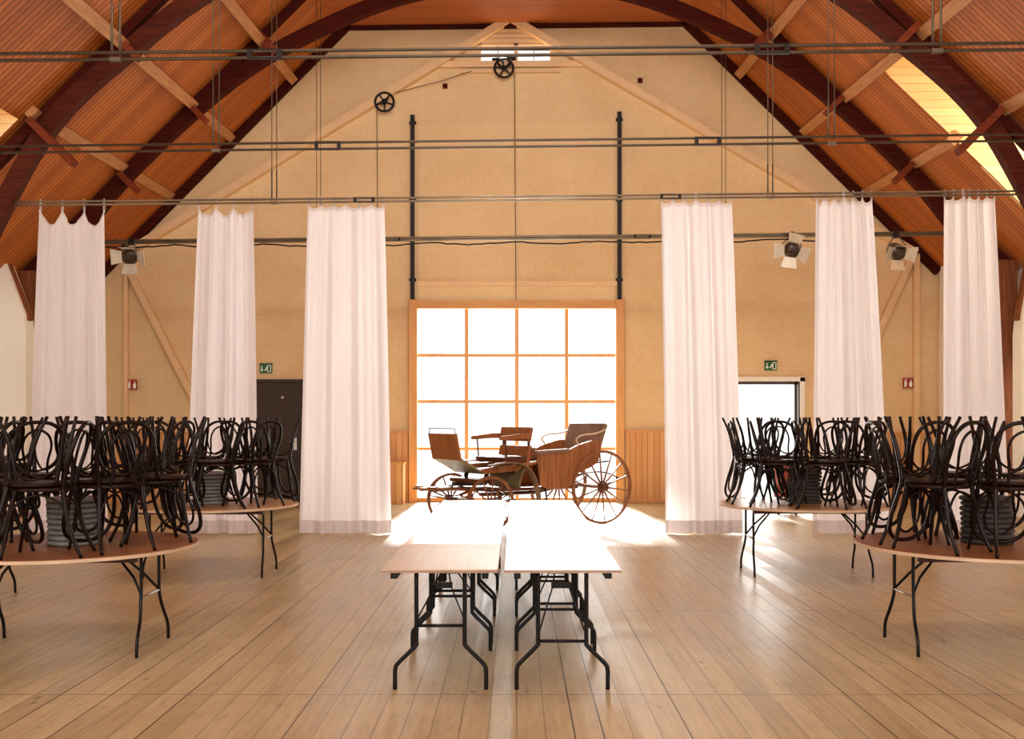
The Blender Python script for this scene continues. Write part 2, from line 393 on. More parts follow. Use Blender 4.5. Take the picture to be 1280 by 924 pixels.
# ------------------------------------------------------------------ trusses, purlins
A_PTS = [(0,9.22),(1.0,9.17),(1.97,9.0),(3.02,8.62),(4.43,7.92),(5.62,7.02),(6.68,6.02),(7.24,5.38),(7.85,4.5),(8.25,3.6)]
B_PTS = [(0,9.1),(1.0,9.03),(1.97,8.85),(3.0,8.48),(4.48,7.68),(5.44,6.95),(6.14,6.36),(6.6,5.86),(6.95,5.32),(7.4,4.45),(7.75,3.6)]
def truss(y, pts, label, w=0.17, legs=True, am='truss'):
    t = thing('roof_truss', (0, y, 0), label, 'roof truss', 'arched roof trusses')
    for sgn in (-1, 1):
        p = bez([(a, h, 0) for a, h in pts], 5); lo = [(q.x, q.y) for q in p]; up = []
        for i, q in enumerate(p):
            tg = (p[min(i+1, len(p)-1)] - p[max(i-1, 0)]).normalized(); up.append((q.x + tg.y*-0.24, q.y + tg.x*0.24))
        poly = [(a, h) for a, h in lo] + [(max(0, a), h) for a, h in reversed(up)]
        n = len(lo); mb = MB()
        vs = []
        for yy in (-w/2, w/2):
            vs += [(sgn*a, yy, T(sgn*a, h)) for a, h in lo] + [(sgn*max(0, a), yy, T(sgn*a, h)) for a, h in up]
        m = 2*n; fs = []
        for i in range(n-1):
            fs += [(i, i+1, n+i+1, n+i), (m+i, m+n+i, m+n+i+1, m+i+1), (i, m+i, m+i+1, i+1), (n+i, n+i+1, m+n+i+1, m+n+i)]
        fs += [(n-1, 2*n-1, m+2*n-1, m+n-1)]
        mb.add(vs, fs).build('arch', MT[am], t)
        k = RS - 0.03*(WY-y)*0.35
        mb = MB(); P = lambda ax, off: (sgn*ax, 0, T(sgn*ax, k-ax-off))
        mb.bar(P(3.4, 0.12), P(8.75, 0.12), 0.14, 0.15, (sgn, 0, 1)).build('rafter', MT['truss'], t)
        for ax in (4.55, 5.75, 6.95):      # cleats that clasp arch and rafter where a purlin crosses
            c0 = Vector((sgn*ax, 0, T(sgn*ax, k-ax))); nrm = Vector((-sgn, 0, -1)).normalized()
            ln = (0.5 if pts is A_PTS else (0.95 if ax > 6.5 else 0.55))
            for yy in (-0.15,):
                q = Vector((0, yy, 0)); MB().bar(c0+q+nrm*0.06, c0+q+nrm*ln, 0.10, 0.16, (sgn, 0, 1)).build('cleat', MT['block'], t)
        if legs:
            x0, x1 = sorted((sgn*8.42, sgn*8.74)); z1 = T(sgn*8.5, 4.35)
            MB().box(x0, x1, -0.15, 0.15, 0, z1).build('post', MT['post'], t)
            MB().bar((sgn*8.7, 0, T(sgn*8, 4.95)), (sgn*8.35, 0, T(sgn*8.35, 4.95)), 0.2, 0.22).build('hammer_beam', MT['truss'], t)
            MB().bar((sgn*8.42, 0, 2.6), (sgn*7.75, 0, T(sgn*7.75, 4.84)), 0.12, 0.16).build('strut', MT['block'], t)
    return t
truss(AY, A_PTS, 'dark red arched roof truss nearest the far gable wall')
truss(BY, B_PTS, 'dark red arched roof truss above the row of white curtains', legs=False, am='arch')
# rafters against the gable
for sgn, nm in ((-1, 'left'), (1, 'right')):
    p, q = (sgn*3.3, WY-0.06, T(sgn*3.3, 9.62)), (sgn*8.42, WY-0.06, T(sgn*8.42, 5.07+0.55))
    p = slope_pt(sgn, 3.35, WY-0.06); q = slope_pt(sgn, 8.44, WY-0.06)
    o = MB().bar((p[0], p[1], p[2]-0.09), (q[0], q[1], q[2]-0.09), 0.12, 0.2, (sgn, 0, 1)).build('rafter', MT['truss'])
    tag(o, f'thin dark rafter along the {nm} slope of the gable wall', 'rafter', 'gable rafters')
o = MB().bar((-3.5, WY-0.06, T(-3.5, 9.53)), (3.5, WY-0.06, T(3.5, 9.53)), 0.12, 0.10).build('collar_beam', MT['truss'])
tag(o, 'dark horizontal beam across the very top of the gable wall', 'beam')
PUR = {-1: [((-6.90,6.15),(-6.90,6.05),'lowest'), ((-5.70,7.30),(-5.64,7.05),'middle'), ((-4.47,8.45),(-4.5,8.10),'highest')],
        1: [((7.0,6.22),(7.0,6.12),'lowest'), ((5.75,7.42),(5.82,7.2),'middle'), ((4.47,8.56),(4.6,8.3),'highest')]}
for sgn, nm in ((-1, 'left'), (1, 'right')):
    for (w, b, k) in PUR[sgn]:
        d = ((b[0]-w[0])/(WY-BY), (b[1]-w[1])/(WY-BY)); L = WY-8.0
        p = (w[0], WY-0.01, w[1]); q = (w[0]+d[0]*L, 8.0, w[1]+d[1]*L)
        # lies under the lining
        mb = MB(); ivs = [(WY-0.01, 8.0)] if (sgn, k) not in ((1, 'lowest'), (-1, 'lowest')) else [(WY-0.01, holes[sgn][3]), (holes[sgn][2], 8.0)]
        for ya, yb in ivs:
            e = lambda yy: (w[0]+d[0]*(WY-yy), yy, w[1]+d[1]*(WY-yy))
            mb.bar(e(ya), e(yb), 0.17, 0.2, (sgn, 0, 1))
        o = mb.build('purlin', MT['purlin']); tag(o, f'pale timber purlin running down the hall, {k} of three on the {nm} roof slope', 'purlin', 'roof purlins')

# ------------------------------------------------------------------ tie rods
def tie_rod(y, pyL, pyR, gap_px, label, r=0.021, m='rod', seat=None):
    h = lambda x: EYE + (VY - (pyL + (pyR-pyL)*((VX + x*F/y)/1280.0))) * y/F
    g = gap_px*y/F
    t = thing('tie_rod', (0, y, 0), label, 'tie rod', 'steel tie rods spanning the hall')
    for k in (-0.5, 0.5):
        MB().tube([(-OW, 0, h(-OW)+k*g), (OW, 0, h(OW)+k*g)], r, 8).build('rod', MT[m], t)
    for x in (-2.18, 2.22):
        mb = MB(); z = h(x)
        for k in (-0.5, 0.5): mb.bar((x-0.13, 0, z+k*(g+0.012)), (x+0.13, 0, z+k*(g+0.012)), 0.04, 0.013)
        for xx in (-0.13, 0.13): mb.box(x+xx-0.02, x+xx+0.02, -0.022, 0.022, z-g/2-0.012, z+g/2+0.012)
        mb.build('turnbuckle', MT['iron'], t)
    for x in (-3.47, 3.65):
        mb = MB(); z = h(x); top = 13.05-abs(x)-0.3+TILT*x; top = min(top, 9.35)
        for k in (-0.035, 0.035):
            mb.tube([(x+k, 0, z), (x+k, 0, top)], 0.0065, 6)
        mb.box(x-0.05, x+0.05, -0.02, 0.02, z-g/2-0.02, z-g/2+0.015)
        if seat != 'plain': mb.tube([(x-0.035, 0, z+0.02), (x-0.035, 0, z+0.45)], 0.011, 6); mb.tube([(x+0.035, 0, z+0.02), (x+0.035, 0, z+0.45)], 0.011, 6)
        mb.build('hanger', MT['wire'], t)
    return h
hD = tie_rod(DY, 71.5, 58, 8.5, 'double steel tie rod nearest the camera, topmost in view', 0.0155)
hC = tie_rod(CY, 187, 172, 8.0, 'double steel tie rod crossing the middle of the gable wall, second from the top', 0.0145)
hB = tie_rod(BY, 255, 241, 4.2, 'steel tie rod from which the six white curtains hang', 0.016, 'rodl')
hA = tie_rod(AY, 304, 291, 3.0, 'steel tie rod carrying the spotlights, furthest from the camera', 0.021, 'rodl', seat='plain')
# flex wound along the far rod
pts = []
x = -7.2
while x < 6.2:
    pts.append((x, AY-0.05+0.02*math.sin(x*5), hA(x)-0.06-0.045*abs(math.sin(x*2.1))-0.02*random.random())); x += 0.12
o = MB().tube(pts, 0.014, 6).build('power_cable', MT['iron']); tag(o, 'black power cable looped along the furthest tie rod', 'cable')

# ------------------------------------------------------------------ curtains
def curtain(x0t, x1t, yt, x0b, x1b, yb, seed, label, sag):
    rnd = random.Random(seed); Y = BY + 0.01
    k = Y/F; XT0, XT1 = (x0t-VX)*k, (x1t-VX)*k; XB0, XB1 = (x0b-VX)*k, (x1b-VX)*k
    ZT = EYE + (VY-yt)*k; ZB = max(0.02, EYE + (VY-yb)*k)
    nf = 5
    ph = [rnd.uniform(0, 2*PI) for _ in range(5)]; fr = [rnd.uniform(3.2, 4.2), rnd.uniform(5.2, 7), rnd.uniform(9, 12), rnd.uniform(1.2, 2)]
    def fold(u, v):
        dr = 0.25*math.sin(v*2.2+ph[4])
        return (0.050*math.sin(2*PI*fr[0]*u+ph[0]+dr) + 0.028*math.sin(2*PI*fr[1]*u+ph[1]-dr) + 0.014*(1-0.6*v)*math.sin(2*PI*fr[2]*u+ph[2]) + 0.03*math.sin(2*PI*fr[3]*u+ph[3]))
    nr = 7 if sag < 0.1 else 4
    NU, NV = 110, 60
    root = thing('curtain', ((XB0+XB1)/2, Y, 0), label, 'curtain', 'white curtains hanging in a row')
    ox = (XB0+XB1)/2
    def P(u, v):
        e = v**0.85
        w0 = XT0 + (XB0-XT0)*e; w1 = XT1 + (XB1-XT1)*e
        x = w0 + (w1-w0)*(u + 0.012*math.sin(2*PI*fr[0]*u+ph[1])*math.sin(PI*u))
        s = sag*(abs(math.sin(PI*u*(nr-1)))**0.8)*math.exp(-v*14) if v < 0.6 else 0
        z = ZT + (ZB-ZT)*v - s
        amp = 0.55 + 0.35*min(1, v*3)
        return (x-ox, fold(u, v)*amp, z)
    def sheet(v0, v1, nv, off=0.0):
        vs = [P(i/NU, v0+(v1-v0)*j/nv) for j in range(nv+1) for i in range(NU+1)]
        if off: vs = [(a, b-off, c) for a, b, c in vs]
        fs = [(j*(NU+1)+i, j*(NU+1)+i+1, (j+1)*(NU+1)+i+1, (j+1)*(NU+1)+i) for j in range(nv) for i in range(NU)]
        return MB().add(vs, fs, True)
    hv = 1-0.185/(ZT-ZB)
    sheet(0.0, hv, NV).build('drape', MT['curtain'], root)
    sheet(hv, 1.0, 5).build('hem', MT['hem'], root)
    sheet(0.0, 0.012, 2, 0.012).build('heading_tape', MT['tape'], root)
    zr = lambda x: hB(x)
    for i in range(nr):
        u = i/(nr-1)*0.985+0.008; p = P(u, 0.003); X = p[0]+ox; top = zr(X)
        c = (top + 0.032 + p[2]) / 2; hh = (top + 0.055 - p[2])/2 + 0.015
        MB().tube([(p[0]+0.018*math.cos(a)*0.6, p[1]*0.5, p[2]-0.02+hh+math.sin(a)*hh) for a in [2*PI*q/14 for q in range(14)]], 0.0055, 5, True).build('curtain_ring', MT['steel'], root)
    return root
CUR = [(51,131,262,38,137,671,'leftmost of the six, beside the left wall',.22), (248,315,260,232,321,671,'second from the left, beside the dark door',.10), (385,480,256,374,489,671,'left of the big window',.05),
       (826,915,250,832,929,669,'right of the big window',.05), (1019,1090,248,1014,1113,669,'second from the right, beside the bright doorway',.06), (1181,1244,246,1180,1264,669,'rightmost of the six',.05)]
for i, (a,b,c,d,e,f,l,sg) in enumerate(CUR): curtain(a,b,c,d,e,f,20+i, f'long white curtain, {l}', sg)

# ------------------------------------------------------------------ gable wall details
def wpt(px, py, off=0.0): p = at(px, py, WY); return (p[0], WY-off, p[2])
def wbox(x0, x1, y0, y1, d, name, m, parent=None, bev=0.0, dy=0.0):     # photo pixels on the wall plane
    a, b = wpt(x0, y1), wpt(x1, y0)
    return MB().box(a[0], b[0], WY-d-dy, WY-dy, a[2], b[2]).build(name, m, parent, bev)
# trims: painted gable timbers
n = [0]
def trim(obj, label, cat='trim'):
    n[0] += 1; obj.name = f'trim_{n[0]}'; tag(obj, label, cat, kind='structure')
trim(MB().bar(wpt(638, 26, .09), wpt(160, 318, .09), 0.18, 0.15, (0,0,1)).build('trim', MT['trim']), 'cream painted timber sloping down the left of the gable')
trim(MB().bar(wpt(638, 26, .09), wpt(1142, 318, .09), 0.18, 0.15, (0,0,1)).build('trim', MT['trim']), 'cream painted timber sloping down the right of the gable')
trim(MB().bar(wpt(545, 82, .05), wpt(735, 81, .05), 0.08, 0.12).build('trim', MT['trim']), 'cream painted rail below the little gable window')
trim(MB().bar(wpt(576, 91, .05), wpt(700, 90, .05), 0.08, 0.05).build('trim', MT['trim']), 'thin pale ledge under the gable window rail')
for yy in (40, 46, 52):
    hw = (yy-28)*1.55
    trim(MB().bar(wpt(640-hw, yy, .02), wpt(640+hw, yy, .02), 0.04, 0.07).build('trim', MT['trim']), {40:'highest',46:'middle',52:'lowest'}[yy]+' of three boards in the gable peak')
trim(wbox(157, 162, 335, 628, .12, 'trim', MT['trim'], None, .01), 'cream painted upright stud on the left of the gable wall')
trim(wbox(1140, 1147, 318, 628, .12, 'trim', MT['trim']), 'cream painted upright stud on the right of the gable wall')
trim(MB().bar(wpt(164, 340, .07), wpt(245, 500, .07), 0.14, 0.13).build('trim', MT['trim']), 'cream diagonal brace left of the dark door')
trim(MB().bar(wpt(1139, 320, .07), wpt(1085, 440, .07), 0.14, 0.13).build('trim', MT['trim']), 'brown cream diagonal brace below the right spotlight')
trim(wbox(523, 769, 152, 378, .03, 'trim', MT['wall']), 'large flat raised panel above the big window')
trim(wbox(521, 771, 352, 358, .07, 'trim', MT['trim']), 'narrow pale ledge just above the big window')
for x in (1172.5, 1177.5):
    o = MB().tube([wpt(x, 305, .06), wpt(x, 628, .06)], 0.022, 8).build('conduit_pipe', MT['trim'])
    tag(o, f'{"left" if x < 1175 else "right"} one of two thin cream pipes in the right corner', 'pipe', 'corner pipes')
o = MB().tube([wpt(472, 139, .12), wpt(473, 260, .12), wpt(473, 628, .12)], 0.008, 6).build('hoist_cable', MT['wire']); tag(o, 'thin cable hanging down the wall from the left pulley', 'cable')
o = MB().tube([wpt(643, 92, .13), wpt(645, 376, .13)], 0.009, 6).build('hoist_cable', MT['wire']); tag(o, 'thin cable hanging from the upper pulley to the window head', 'cable')
o = MB().tube([wpt(490, 120, .13), wpt(555, 103, .13), wpt(590, 91, .10)], 0.008, 6).build('slack_cable', MT['wire']); tag(o, 'thin slack cable running from the left pulley up to the ledge', 'cable')
# guide rails
for (x, y0, l) in ((516, 145, 'left'), (774, 141, 'right')):
    p = wpt(x, y0)
    t = thing('guide_rail', (p[0], WY, 0), f'black upright sliding rail on the wall, {l} of the raised panel', 'rail', 'sliding rails')
    b = wpt(x, 378); MB().box(-0.04, 0.04, -0.09, -0.03, b[2], p[2]).build('rail', MT['iron'], t)
    for yy in (y0+9, 250, 350):
        z = wpt(x, yy)[2]; MB().box(-0.07, 0.07, -0.035, 0, z-0.03, z+0.03).build('bracket', MT['iron'], t)
for (x, y, l) in ((556.5, 108, 'left'), (800, 101, 'right')):
    t = thing('wall_vent', wpt(x, y), f'small square brown vent high on the gable, {l} of the two', 'vent', 'wall vents')
    MB().box(-0.05, 0.05, -0.03, 0, -0.05, 0.05).build('frame', MT['block'], t)
    MB().box(-0.035, 0.035, -0.034, -0.03, -0.035, 0.035).build('grille', MT['truss'], t)
# pulleys
for (x, y, rb, l) in ((630, 89, 0.5, 'below the little gable window'), (482, 131, 2.2, 'on the sloping timber left of the raised panel')):
    c = wpt(x, y, .18); t = thing('pulley', c, f'black spoked iron pulley wheel {l}', 'pulley', 'hoist pulleys')
    mb = MB(); R = 0.185
    mb.tube([(R*math.cos(a), 0, R*math.sin(a)) for a in [2*PI*i/32 for i in range(32)]], 0.024, 8, True)
    for k in range(5):
        a = rb + 2*PI*k/5; mb.bar((0, 0, 0), (R*math.cos(a), 0, R*math.sin(a)), 0.03, 0.035, (0,1,0))
    mb.build('wheel', MT['iron'], t)
    MB().lathe([(0.045, -0.05), (0.045, 0.05)], 16, Matrix.Rotation(PI/2, 4, 'X')).build('hub', MT['iron'], t)
    if x > 600: mb = MB().bar((0, .06, 0), (0.2, .14, 0.23), 0.04, 0.05).bar((0, .06, 0), (-0.2, .14, 0.2), 0.04, 0.05).bar((-0.24, .12, 0.21), (0.24, .12, 0.24), 0.05, 0.05)
    else: mb = MB().bar((0, .06, 0), (-0.3, .14, 0.04), 0.04, 0.06).bar((0, .06, 0), (0.09, .14, 0.27), 0.04, 0.06)
    mb.build('bracket', MT['iron'], t)

# big window
w1 = thing('window_1', (0, WY, 0), 'big gridded barn window of sixteen white panes in a pine frame', 'window', kind='structure')
mb = MB(); h1 = 3.9
mb.box(-2.14, -1.97, -0.10, 0.2, 0, 4.05); mb.build('window_post', MT['frame'], w1, .008)
MB().box(1.99, 2.16, -0.10, 0.2, 0, 4.05).build('window_post', MT['frame'], w1, .008)
MB().box(-1.97, 1.99, -0.08, 0.2, 3.87, 4.03).build('window_head', MT['framex'], w1, .008)
MB().box(-1.97, 1.99, -0.04, 0.2, 0, 0.10).build('window_sill', MT['framex'], w1, .005)
mb = MB()
for px in (583, 646, 708.5):
    x = (px-VX)*WK; mb.box(x-0.036, x+0.036, 0.06, 0.13, 0.1, 3.87)
for py in (444, 502, 561):
    z = EYE + (VY-py)*WK; mb.box(-1.97, 1.99, 0.065, 0.125, z-0.03, z+0.03)
mb.build('glazing_bars', MT['frame'], w1)
MB().box(-1.97, 1.99, 0.09, 0.098, 0.1, 3.87).build('glass', MT['glass'], w1)
# gable window
w2 = thing('window_2', (0, WY, 8.98), 'little two-pane window in the gable peak', 'window', kind='structure')
mb = MB()
mb.box(-0.75, 0.73, -0.02, 0.14, 0.17, 0.2).box(-0.75, 0.73, -0.02, 0.14, -0.2, -0.165).box(-0.75, -0.7, -0.02, 0.14, -0.2, 0.2).box(0.68, 0.73, -0.02, 0.14, -0.2, 0.2).box(-0.04, 0.04, -0.02, 0.14, -0.2, 0.2)
mb.build('window_frame', MT['trim'], w2)
MB().box(-0.37, -0.355, 0.03, 0.06, -0.17, 0.17).box(0.35, 0.365, 0.03, 0.06, -0.17, 0.17).box(-0.7, 0.68, 0.03, 0.06, 0.08, 0.095).build('glazing_bars', MT['wire'], w2)
MB().box(-0.72, 0.7, 0.06, 0.066, -0.17, 0.17).build('glass', MT['glass'], w2)
# left dark door
d1 = thing('door_1', (-4.9, WY, 0), 'dark brown double door between two curtains on the left', 'door', kind='structure')
MB().box(-0.72, 0.62, -0.06, 0, 0.01, 2.4).build('door_leaf', MT['door'], d1, .01)
MB().box(-0.78, -0.72, -0.08, 0, 0, 2.46).box(0.62, 0.67, -0.08, 0, 0, 2.46).box(-0.78, 0.67, -0.08, 0, 2.4, 2.46).build('door_frame', MT['door'], d1)
hx = (370-VX)*WK+4.9; hz = EYE-(555-VY)*WK
MB().box(hx-0.03, hx+0.03, -0.075, -0.06, hz-0.12, hz+0.12).tube([(hx, -0.07, hz+0.05), (hx, -0.13, hz+0.05), (hx-0.15, -0.13, hz+0.05)], 0.013, 8).build('door_handle', MT['steel'], d1)
kx = (354-VX)*WK+4.9; kz = EYE+(VY-497)*WK
MB().lathe([(0.03, -0.02), (0.03, 0.015), (0.012, 0.02)], 12, Matrix.Translation((kx, -0.07, kz)) @ Matrix.Rotation(PI/2, 4, 'X')).build('door_knob', MT['steel'], d1)
# right glazed door
d2 = thing('door_2', (5.0, WY, 0), 'bright glazed door with white casing on the right', 'door', kind='structure')
MB().box(-0.82, -0.75, -0.05, 0.1, 0, 2.50).box(0.68, 0.77, -0.05, 0.1, 0, 2.50).box(-0.82, 0.77, -0.05, 0.1, 2.42, 2.51).build('door_casing', MT['whiteframe'], d2)
MB().box(-0.75, -0.66, 0.02, 0.1, 0.02, 2.42).box(0.58, 0.64, 0.02, 0.1, 0.02, 2.42).box(0.655, 0.68, 0.0, 0.1, 0.02, 2.42).box(-0.75, 0.68, 0.02, 0.1, 2.36, 2.42).box(-0.75, 0.64, 0.02, 0.1, 0.02, 0.1).build('door_frame', MT['darkframe'], d2)
MB().box(-0.66, 0.58, 0.05, 0.058, 0.1, 2.36).build('glass', MT['glass'], d2)
# pine panelling beside the window
def panel(x0, x1, y0, y1, d, label):
    a, b = wpt(x0, y1), wpt(x1, y0); t = thing('wall_panelling', ((a[0]+b[0])/2, WY, 0), label, 'panelling', 'pine wall panelling'); w = (b[0]-a[0])/2; H = b[2]
    MB().box(-w, w, -d, 0, 0, H).build('boarding', MT['pine'], t)
    MB().box(-w-0.01, w+0.01, -d-0.03, 0, H, H+0.05).build('cap_rail', MT['framex'], t)
    MB().box(-w, w, -d-0.012, -d, 0, 0.07).build('skirting', MT['framex'], t)
panel(480, 510.5, 542, 628, .06, 'pine wall panelling left of the big window')
panel(782, 836, 541, 628, .06, 'pine wall panelling right of the big window')
panel(124, 236, 543, 628, .05, 'pine wall panelling behind the left chairs, left of the dark door')
panel(1110, 1168, 543, 628, .05, 'pine wall panelling behind the right chairs in the corner')
a = wpt(498, 628)
t = thing('pine_box', (a[0], WY-0.31, 0), 'low boarded pine box standing left of the big window', 'box')
MB().box(-0.16, 0.16, -0.24, 0.24, 0, 0.78).build('carcass', MT['pine'], t); MB().box(-0.18, 0.18, -0.25, 0.25, 0.78, 0.82).build('lid', MT['framex'], t)

# signs
def exit_sign(px, py, label):
    t = thing('exit_sign', wpt(px, py), label, 'sign', 'green exit signs')
    MB().box(-0.12, 0.12, -0.05, 0, -0.088, 0.088).build('housing', MT['green'], t)
    MB().box(-0.13, 0.13, -0.055, 0, 0.09, 0.105).build('hood', MT['darkframe'], t)
    mb = MB(); y0, y1 = -0.053, -0.05
    def shp(poly): mb.prism(poly, lambda p: (p[0], y0, p[1]), lambda p: (p[0], y1, p[1]))
    shp([(-0.088,0.055),(-0.07,0.055),(-0.07,-0.02),(-0.045,-0.02),(-0.079,-0.062),(-0.113,-0.02),(-0.088,-0.02)])     # arrow down
    shp([(0.03,0.07),(0.105,0.07),(0.105,-0.07),(0.03,-0.07),(0.03,-0.055),(0.09,-0.055),(0.09,0.055),(0.03,0.055)])   # doorway
    shp([(0.0,0.03),(0.03,0.04),(0.055,0.02),(0.035,-0.005),(0.05,-0.03),(0.04,-0.06),(0.025,-0.055),(0.03,-0.03),(0.01,-0.01),(-0.01,-0.045),(-0.035,-0.04),(-0.015,-0.01),(0.012,0.02)])  # running figure
    mb.lathe([(0.014, -0.0015), (0.014, 0.0015)], 12, Matrix.Translation((0.035, -0.0515, 0.056)) @ Matrix.Rotation(PI/2, 4, 'X'), False)
    mb.build('pictogram', MT['signwhite'], t)
exit_sign(333, 461, 'small green exit sign above the dark door on the left')
exit_sign(963, 457.5, 'small green exit sign above the bright doorway on the right')
def fire_sign(px, py, label):
    t = thing('fire_sign', wpt(px, py, .0), label, 'sign', 'red extinguisher signs')
    MB().box(-0.1, 0.1, -0.09, -0.075, -0.1, 0.1).build('plate', MT['red'], t)
    MB().box(-0.03, 0.03, -0.075, 0, -0.03, 0.03).build('bracket', MT['iron'], t)
    mb = MB(); y0, y1 = -0.092, -0.09
    def shp(poly): mb.prism(poly, lambda p: (p[0], y0, p[1]), lambda p: (p[0], y1, p[1]))
    shp([(-0.075,-0.08),(-0.03,-0.08),(-0.03,0.03),(-0.045,0.05),(-0.06,0.05),(-0.075,0.03)])
    shp([(-0.06,0.055),(-0.02,0.06),(-0.02,0.075),(-0.065,0.075)])
    shp([(0.03,-0.08),(0.07,-0.08),(0.085,-0.02),(0.07,0.03),(0.055,0.08),(0.045,0.03),(0.02,0.0),(0.02,-0.04)])
    mb.build('pictogram', MT['signwhite'], t)
fire_sign(167, 481, 'small red fire extinguisher sign on the left of the gable wall')
fire_sign(1133, 479, 'small red fire extinguisher sign on the right of the gable wall')

# spotlights
def spot(px, py, rz, tx, label, flaps):
    p = at(px, py, AY-0.06); x, z = p[0], p[2]; top = hA(x)
    t = thing('stage_spotlight', (x, AY-0.06, z), label, 'spotlight', 'stage spotlights on the far tie rod')
    R = Matrix.Rotation(rz, 4, 'Z') @ Matrix.Rotation(tx, 4, 'X')
    mb = MB(); mb.lathe([(0.09, -0.16), (0.13, -0.14), (0.14, 0.02), (0.15, 0.04), (0.15, 0.07)], 20, R @ Matrix.Rotation(PI/2, 4, 'X')); mb.build('housing', MT['lampbody'], t)
    MB().lathe([(0.125, 0.0), (0.125, 0.012), (0.06, 0.03)], 20, R @ Matrix.Translation((0, -0.066, 0)) @ Matrix.Rotation(PI/2, 4, 'X')).build('lens', MT['lens'], t)
    dz = top - z
    MB().tube([R @ Vector((-0.16, 0, 0)), Vector((-0.15, 0, 0.12)), Vector((-0.05, 0.02, dz*0.8)), Vector((0.05, 0.02, dz*0.8)), Vector((0.15, 0, 0.12)), R @ Vector((0.16, 0, 0))], 0.014, 6).build('yoke', MT['lampbody'], t)
    MB().box(-0.04, 0.04, -0.01, 0.11, dz*0.78, dz+0.05).build('clamp', MT['iron'], t)
    for k, (ang, spl) in enumerate(flaps):
        A = R @ Matrix.Rotation(ang, 4, 'Y')
        q = [(-0.10, -0.07, 0.13), (0.10, -0.07, 0.13), (0.14, -0.07-0.17*math.cos(spl), 0.13+0.19*math.sin(spl)), (-0.14, -0.07-0.17*math.cos(spl), 0.13+0.19*math.sin(spl))]
        vs = [A @ Vector(v) for v in q]; nrm = (vs[1]-vs[0]).cross(vs[3]-vs[0]).normalized()*0.004
        MB().add([v+nrm for v in vs]+[v-nrm for v in vs], [(0,1,2,3),(7,6,5,4),(0,4,5,1),(1,5,6,2),(2,6,7,3),(3,7,4,0)]).build('barn_door', MT['flap'], t)
FL = [(0, .5), (PI/2, 1.0), (PI, .9), (-PI/2, 1.1)]
spot(163, 320, 0.15, 0.35, 'grey stage spotlight with flaps on the left of the furthest tie rod', [(0,.3),(PI/2,.8),(PI,1.0),(-PI/2,1.1)])
spot(990, 312, -0.25, 0.25, 'stage spotlight with spread flaps, between two curtains on the right', [(0.3,1.0),(PI/2+.4,1.1),(PI+.2,1.2),(-PI/2,1.25)])
spot(1121, 315, 0.2, 0.45, 'white flapped stage spotlight above the diagonal brace on the right', [(0,.2),(PI/2,1.1),(PI,.9),(-PI/2,.9)])

# white buttresses on the side walls, with a timber strut along their slope
for sgn, nm in ((-1, 'left'), (1, 'right')):
    e = 8.30 if sgn < 0 else 8.56
    poly = [(OW+0.05, 0), (e, 0), (e, 3.1), (e+0.03, 3.45), (OW-0.03, 4.75), (OW+0.05, 4.75)]
    o = MB().prism(poly, lambda p: (sgn*p[0], 17.35, p[1]), lambda p: (sgn*p[0], 17.65, p[1])).build('wall_buttress_'+nm, MT['white'])
    tag(o, f'white plastered buttress with sloping shoulder on the {nm} side wall', 'wall', kind='structure')
    o = MB().bar((sgn*(e+0.0), 17.5, 3.35), (sgn*(OW+0.04 if sgn < 0 else OW), 17.5, 4.86), 0.14, 0.08, (0,0,1)).build('timber_strut', MT['post'])
    tag(o, f'short timber strut along the shoulder of the {nm} white buttress', 'strut', 'wall struts')

# ------------------------------------------------------------------ folding tables
def round_table(cx, cy, m, label, edge='edge'):
    t = thing('round_table', (cx, cy, 0), label, 'table', 'round folding tables')
    R = 0.91
    MB().lathe([(R-0.012, 0.722), (R, 0.727), (R, 0.745), (R-0.006, 0.75)], 72, None, False).build('tabletop', MT[m], t)
    MB().lathe([(R-0.004, 0.7235), (R+0.003, 0.7265), (R+0.003, 0.7455), (R-0.003, 0.7485)], 72, None, False).build('edge_band', MT[edge], t)
    for s in (-1, 1): MB().box(-0.66, 0.66, s*0.42-0.02, s*0.42+0.02, 0.675, 0.722).build('runner', MT['runner'], t)
    for s in (-1, 1):
        x = s*0.6
        for k in (-1, 1):
            pts = bez([(x, k*0.18, 0.72), (x, k*0.18, 0.5), (x, k*0.19, 0.36), (x+s*0.012, k*0.235, 0.24), (x+s*0.02, k*0.31, 0.12), (x+s*0.02, k*0.325, 0.0)], 5)
            MB().tube(pts, 0.0125, 8).build('leg', MT['blackleg'], t)
        MB().tube([(x, -0.185, 0.39), (x, 0.185, 0.39)], 0.009, 8).build('crossbar', MT['steel'], t)
        MB().tube([(x, -0.18, 0.70), (x, 0.18, 0.70)], 0.011, 8).build('crossbar', MT['blackleg'], t)
        MB().tube([(x, -0.17, 0.40), (x-s*0.08, -0.10, 0.52), (x-s*0.27, -0.02, 0.715)], 0.010, 6).tube([(x, 0.17, 0.40), (x-s*0.08, 0.10, 0.52), (x-s*0.27, 0.02, 0.715)], 0.010, 6).build('folding_stay', MT['blackleg'], t)
    return t
TABLES = [(-3.25, 7.42, 'toplam', 'near left', 'round folding table nearest on the left, loaded with stacked chairs'),
          (3.42, 7.45, 'toplam', 'near right', 'round folding table nearest on the right, loaded with stacked chairs'),
          (-3.27, 11.0, 'toplam2', 'far left', 'round folding table further back on the left, in front of the dark door'),
          (3.12, 11.05, 'toplam2', 'far right', 'round folding table further back on the right, in front of the bright doorway'),
          (-5.40, 9.45, 'toplam', 'outer left', 'round folding table cut off by the left edge behind the nearest one')]
for cx, cy, m, nm, lab in TABLES: round_table(cx, cy, m, lab)

